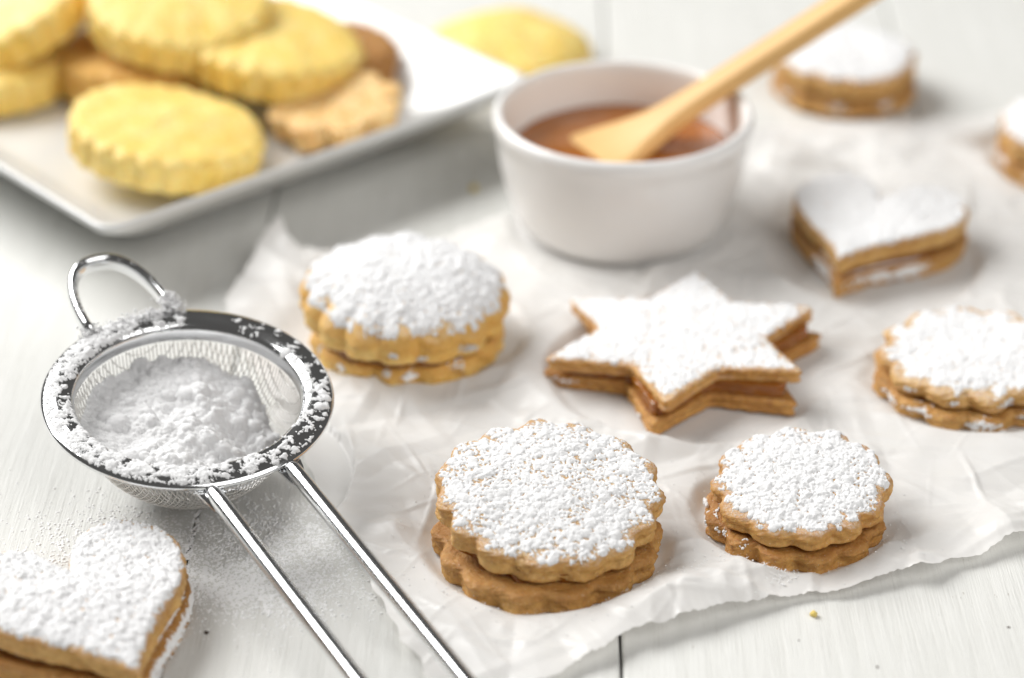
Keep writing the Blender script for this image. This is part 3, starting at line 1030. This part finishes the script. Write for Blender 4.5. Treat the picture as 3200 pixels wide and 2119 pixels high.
def build_mesh_bowl():
    pitch, wr = 0.095, 0.0150
    Vs, Fs, off = [], [], 0
    sec = circle(wr, 4)
    k = int(RI / pitch)
    for axis in (0, 1):
        for i in range(-k, k + 1):
            c = i * pitch
            L = math.sqrt(max(RI ** 2 - c * c, 0)) * 0.999
            if L < 0.15:
                continue
            n = max(8, int(2 * L / pitch * 1.0))
            tt = np.sin(np.linspace(-1, 1, n) * math.pi / 2) * L
            z = bowl_z(np.hypot(tt, c))
            z = z + wr * 0.9 * np.where((np.arange(n) + i) % 2 == 0, 1, -1) * (1 if axis == 0 else -1) * 0.6
            P = np.stack([tt, np.full(n, c), z], -1) if axis == 0 else np.stack([np.full(n, c), tt, z], -1)
            T = np.gradient(P, axis=0)
            T /= np.linalg.norm(T, axis=1)[:, None]
            side = np.array([0, 1.0, 0]) if axis == 0 else np.array([1.0, 0, 0])
            U = np.cross(side[None], T)
            U /= np.linalg.norm(U, axis=1)[:, None]
            V = (P[:, None] + sec[None, :, :1] * side[None, None] + sec[None, :, 1:] * U[:, None]).reshape(-1, 3)
            Vs.append(V)
            Fs.append(grid_faces(4, n, True) + off)
            off += len(V)
    return np.concatenate(Vs), np.concatenate(Fs)


V, F = build_mesh_bowl()
obj('mesh_bowl', V, F, M_WIRE, sieve)

# two rods
for y in (-0.93, 0.93):
    x0 = math.sqrt(RO ** 2 - y * y) - 0.02
    path = [(x0 - 0.30, y * 0.99, -0.30), (x0 - 0.12, y, -0.27), (x0 + 0.02, y, -0.22), (x0 + 0.18, y, -0.19), (x0 + 0.6, y, -0.18), (x0 + 3, y, -0.18), (x0 + 7, y, -0.18), (x0 + 12, y, -0.18), (x0 + 12.4, y, -0.18)]
    V, F = sweep(path, circle(0.182, 24), scale=[0.35, 0.7, 0.95, 1, 1, 1, 1, 1, 0.6])
    obj('handle_rod', V, F, M_STEEL, sieve)
    V, F = sweep([(x0 - 0.32, y, -0.22), (x0 - 0.1, y, -0.21), (x0 + 0.1, y, -0.24), (x0 + 0.5, y, -0.33)], np.array([[-.30, -.03], [.30, -.03], [.30, .03], [-.30, .03]]), scale=[1, 1, 0.9, 0.5])
    obj('handle_tab', V, F, M_STEEL, sieve, smooth=False)

# hanging loop opposite the handles
tt = np.linspace(0, math.pi, 41)
lw, ll = 1.02, 2.15
path = []
for q in tt:
    c, s = math.cos(q), math.sin(q)
    yy = lw * np.sign(c) * abs(c) ** 0.8
    xx = -(math.sqrt(RO ** 2 - lw ** 2) - 0.12) - ll * s ** 0.85
    path.append((xx, yy, -0.02 + 0.30 * s))
t2 = np.linspace(0, 2 * math.pi, 16, endpoint=False)
sec = np.stack([0.13 * np.cos(t2), 0.21 * np.sin(t2)], -1)
V, F = sweep(path, sec)
obj('hanging_loop', V, F, M_STEEL, sieve)

# sugar heaped in the sieve
res = 0.022
n = int(2 * RI / res) + 1
r = np.random.default_rng(5)
gx = -RI + np.arange(n) * res
X, Y = np.meshgrid(gx, gx)
RR = np.hypot(X, Y)
# heap surface: high at the front and left, falling away towards the far right
wsl = wave(401, 10, 1.8)
far = np.clip(0.53 * X + 0.85 * Y - 0.1, 0, 3)
HS = -0.88 + 0.10 * wsl(X, Y) - 0.40 * far ** 1.1
H = np.zeros((n, n))
for rad, num, sq in (((0.14, 0.27), 46, 0.85), ((0.08, 0.16), 200, 0.85), ((0.035, 0.08), 1700, 0.8), ((0.02, 0.04), 9000, 0.85), ((0.012, 0.022), 24000, 0.95)):
    a = r.uniform(0, 2 * math.pi, num)
    q = RI * np.sqrt(r.uniform(0, 1, num))
    x, y = q * np.cos(a), q * np.sin(a)
    s = rad[0] + (rad[1] - rad[0]) * r.uniform(0, 1, num) ** 1.5
    b = np.maximum(sample(H, -RI, -RI, res, x, y) - 0.45 * s, 0) * r.uniform(0.6, 1, num)
    splat(H, -RI, -RI, res, x, y, s, b, sq)
Z = HS + H
Zb = bowl_z(RR) + 0.03
on = (Z > Zb) & (RR < RI - 0.03)
Z = np.where(on, Z, Zb - 0.01)
f = grid_faces(n, n)
o_ = on.ravel()
f = f[o_[f].all(1)]
used = np.zeros(n * n, bool)
used[f.ravel()] = True
idx = np.cumsum(used) - 1
V = np.stack([X.ravel(), Y.ravel(), Z.ravel()], -1)[used]
heap = obj('sugar_heap', V, idx[f], M_SUGAR)
heap.matrix_world = SIEVE_M
tag(heap, 'lumpy white icing sugar heaped inside the sieve', 'icing sugar', None, 'stuff')

# sugar on the rim and where the loop joins
MID = 0.5 * (RO + RI)
w1, w2 = wave(411, 14, 0.28), wave(412, 10, 1.1)


def rim_top(x, y):
    return np.interp(np.hypot(x, y), [RI - 0.02, RI, RI + 0.05, RI + 0.14, RI + 0.30, RI + 0.48, RO - 0.10, RO], [-0.2, -0.10, -0.03, 0.02, 0.045, 0.03, -0.02, -0.11])


def rim_accept(x, y):
    rr = np.hypot(x, y)
    a = np.degrees(np.arctan2(y, x)) % 360     # 0 = handles; world angle = a - 58
    # coverage by angle
    dens_ = np.interp(a, [0, 30, 55, 80, 105, 130, 150, 165, 185, 215, 250, 290, 330, 360], [0.44, 0.36, 0.46, 0.40, 0.20, 0.05, 0.08, 0.35, 0.95, 0.75, 0.52, 0.80, 0.78, 0.46])
    band = np.clip((rr - RI - 0.03) / 0.06, 0, 1) * np.clip((RO - 0.06 - rr) / 0.05, 0, 1)
    return band * np.clip(dens_ * 1.5 - 0.45 + 0.55 * w1(x, y) + 0.25 * w2(x, y), 0, 1)


res = 0.018
H, x0, y0 = sugar_field(RO + 0.05, res, rim_accept, 1.1, 77, 1.0, big=0.35)
V, F = sugar_mesh(H, x0, y0, res, rim_top)
F = np.concatenate([F[:, [0, 1, 2]], F[:, [0, 2, 3]]])
# clumps caught at the foot of the loop and along it
r = np.random.default_rng(9)
P, Q = [], []
for (x, y, z, s, nn) in ((-3.0, 1.02, 0.08, 0.11, 420), (-3.15, 1.0, 0.2, 0.07, 160), (-2.95, -1.02, 0.06, 0.09, 130), (-2.9, 0.5, 0.05, 0.09, 170), (-2.95, 0.0, 0.06, 0.12, 70), (-2.9, -0.5, 0.06, 0.12, 60)):
    P.append(np.array([x, y, z]) + r.normal(0, s, (nn, 3)) * np.array([1, 1.2, 0.6]))
    Q.append(r.uniform(0.012, 0.042, nn))
pp = np.array(path)
for q in range(3, 38):
    nn = 16 if q > 31 else (6 if q < 7 else 1)
    P.append(pp[q] + np.array([0.06, 0, 0.17]) + r.normal(0, 0.035, (nn, 3)) * np.array([1, 1, 0.6]))
    Q.append(r.uniform(0.01, 0.03, nn))
P, Q = np.concatenate(P), np.concatenate(Q)
v2, f2 = blobs(P, Q, 4)
F = np.concatenate([F, f2 + len(V)])
V = np.concatenate([V, v2])
rs = obj('sugar_crust', V, F, M_SUGAR)
rs.matrix_world = SIEVE_M
tag(rs, 'clumps of icing sugar clinging to the steel rim of the sieve', 'icing sugar', None, 'stuff')

# ------------------------------------------------------------------ sugar dust on the table and the paper
r = np.random.default_rng(31)
P, Q = [], []


def dust(cx, cy, sx_, sy_, rot, n, r0=0.008, r1=0.026, z=0.003):
    a, b = r.normal(0, sx_, n), r.normal(0, sy_, n)
    x = cx + a * math.cos(rot) - b * math.sin(rot)
    y = cy + a * math.sin(rot) + b * math.cos(rot)
    P.append(np.stack([x, y, np.full(n, z)], -1))
    Q.append(r0 + (r1 - r0) * r.uniform(0, 1, n) ** 2.2)


dust(-5.9, -10.7, 1.3, 0.55, -0.15, 4200, 0.009, 0.032)
dust(-4.6, -9.2, 0.8, 0.9, 0.3, 2600, 0.009, 0.030)
dust(-6.6, -9.0, 1.6, 0.9, 0.0, 4200, 0.009, 0.030)
dust(-9.2, -9.4, 1.0, 1.0, 0.0, 1800, 0.008, 0.030)
dust(-5.4, -11.2, 1.0, 0.7, 0.0, 700)
dust(-4.0, -11.0, 0.9, 0.8, 0.0, 160)
dust(-8, -9.5, 3.0, 2.2, 0.0, 500)
P, Q = np.concatenate(P), np.concatenate(Q)
DX0, DX1, DY0, DY1, res = -12.6, -1.6, -14.2, -6.0, 0.0165
k = (P[:, 0] > DX0 + .05) & (P[:, 0] < DX1 - .05) & (P[:, 1] > DY0 + .05) & (P[:, 1] < DY1 - .05)
P, Q = P[k], Q[k] * 1.25
H = np.zeros((int((DY1 - DY0) / res) + 1, int((DX1 - DX0) / res) + 1))
for half_ in (slice(0, None, 2), slice(1, None, 2)):
    bb = sample_xy(H, DX0, DY0, res, P[half_, 0], P[half_, 1]) * 0.6
    splat(H, DX0, DY0, res, P[half_, 0], P[half_, 1], Q[half_], bb, 0.6)
V, F = sugar_mesh(H, DX0, DY0, res, lambda x, y: 0 * x + 0.001, eps=0.003)
OCT = (np.array([[1, 0, 0], [-1, 0, 0], [0, 1, 0], [0, -1, 0], [0, 0, 1], [0, 0, -1]], float), np.array([[0, 2, 4], [2, 1, 4], [1, 3, 4], [3, 0, 4], [2, 0, 5], [1, 2, 5], [3, 1, 5], [0, 3, 5]]))
tag(obj('sugar_dust', V, F, M_GRAIN, smooth=True), 'fine white icing sugar sprinkled over the planks around the sieve', 'icing sugar', None, 'stuff')

# grains that fell on the paper beside the cookies
PV = np.array([v.co[:] for v in paper.data.vertices]) / CM
HM = {}
for a, b_, c_ in zip(np.floor(PV[:, 0] / 0.12).astype(int), np.floor(PV[:, 1] / 0.12).astype(int), PV[:, 2]):
    HM[(a, b_)] = max(HM.get((a, b_), 0), c_)
P, Q = [], []
for (cx, cy, cr, nn) in ((0.75, -9.4, 2.6, 420), (6.2, -8.35, 2.05, 330), (4.2, -1.5, 3.0, 220), (-2.6, -0.2, 2.6, 160), (11.05, -2.35, 2.4, 160)):
    a = r.uniform(0, 2 * math.pi, nn)
    d = cr + np.abs(r.normal(0, 0.55, nn))
    x, y = cx + d * np.cos(a), cy + d * np.sin(a)
    for u, v in zip(x, y):
        z = HM.get((math.floor(u / 0.12), math.floor(v / 0.12)))
        if z is not None:
            P.append((u, v, z + 0.004))
            Q.append(0.007 + 0.022 * r.uniform() ** 2.5)
for (cx, cy, sp_, nn) in ((5.75, -10.75, 0.16, 90), (5.55, -10.6, 0.12, 40), (2.1, -11.4, 0.3, 40)):
    for q in range(nn):
        u, v = cx + r.normal(0, sp_), cy + r.normal(0, sp_)
        z = HM.get((math.floor(u / 0.12), math.floor(v / 0.12)))
        if z is not None:
            P.append((u, v, z + 0.006))
            Q.append(0.008 + 0.022 * r.uniform() ** 2)
V, F = blobs(P, Q, 9, base=OCT, jitter=0.3, flat=0.7)
tag(obj('sugar_grains', V, F, M_GRAIN), 'stray grains of icing sugar fallen on the baking paper around the cookies', 'icing sugar', None, 'stuff')

# ------------------------------------------------------------------ crumbs
for (x, y, z, s, lab, sd) in ((6.3, -11.75, 0.05, 0.075, 'tiny yellow crumb on the planks in front of the paper edge', 1), (-1.08, 8.5, 0.07, 0.11, 'blurred yellow crumb on the table between the plate and the bowl', 2)):
    V, F = blobs([(0, 0, 0)], [s], sd, base=ICO2, jitter=0.18)
    tag(obj('crumb', V, F, M_CRUMB, loc=(x, y, z)), lab, 'crumb', 'stray crumbs')
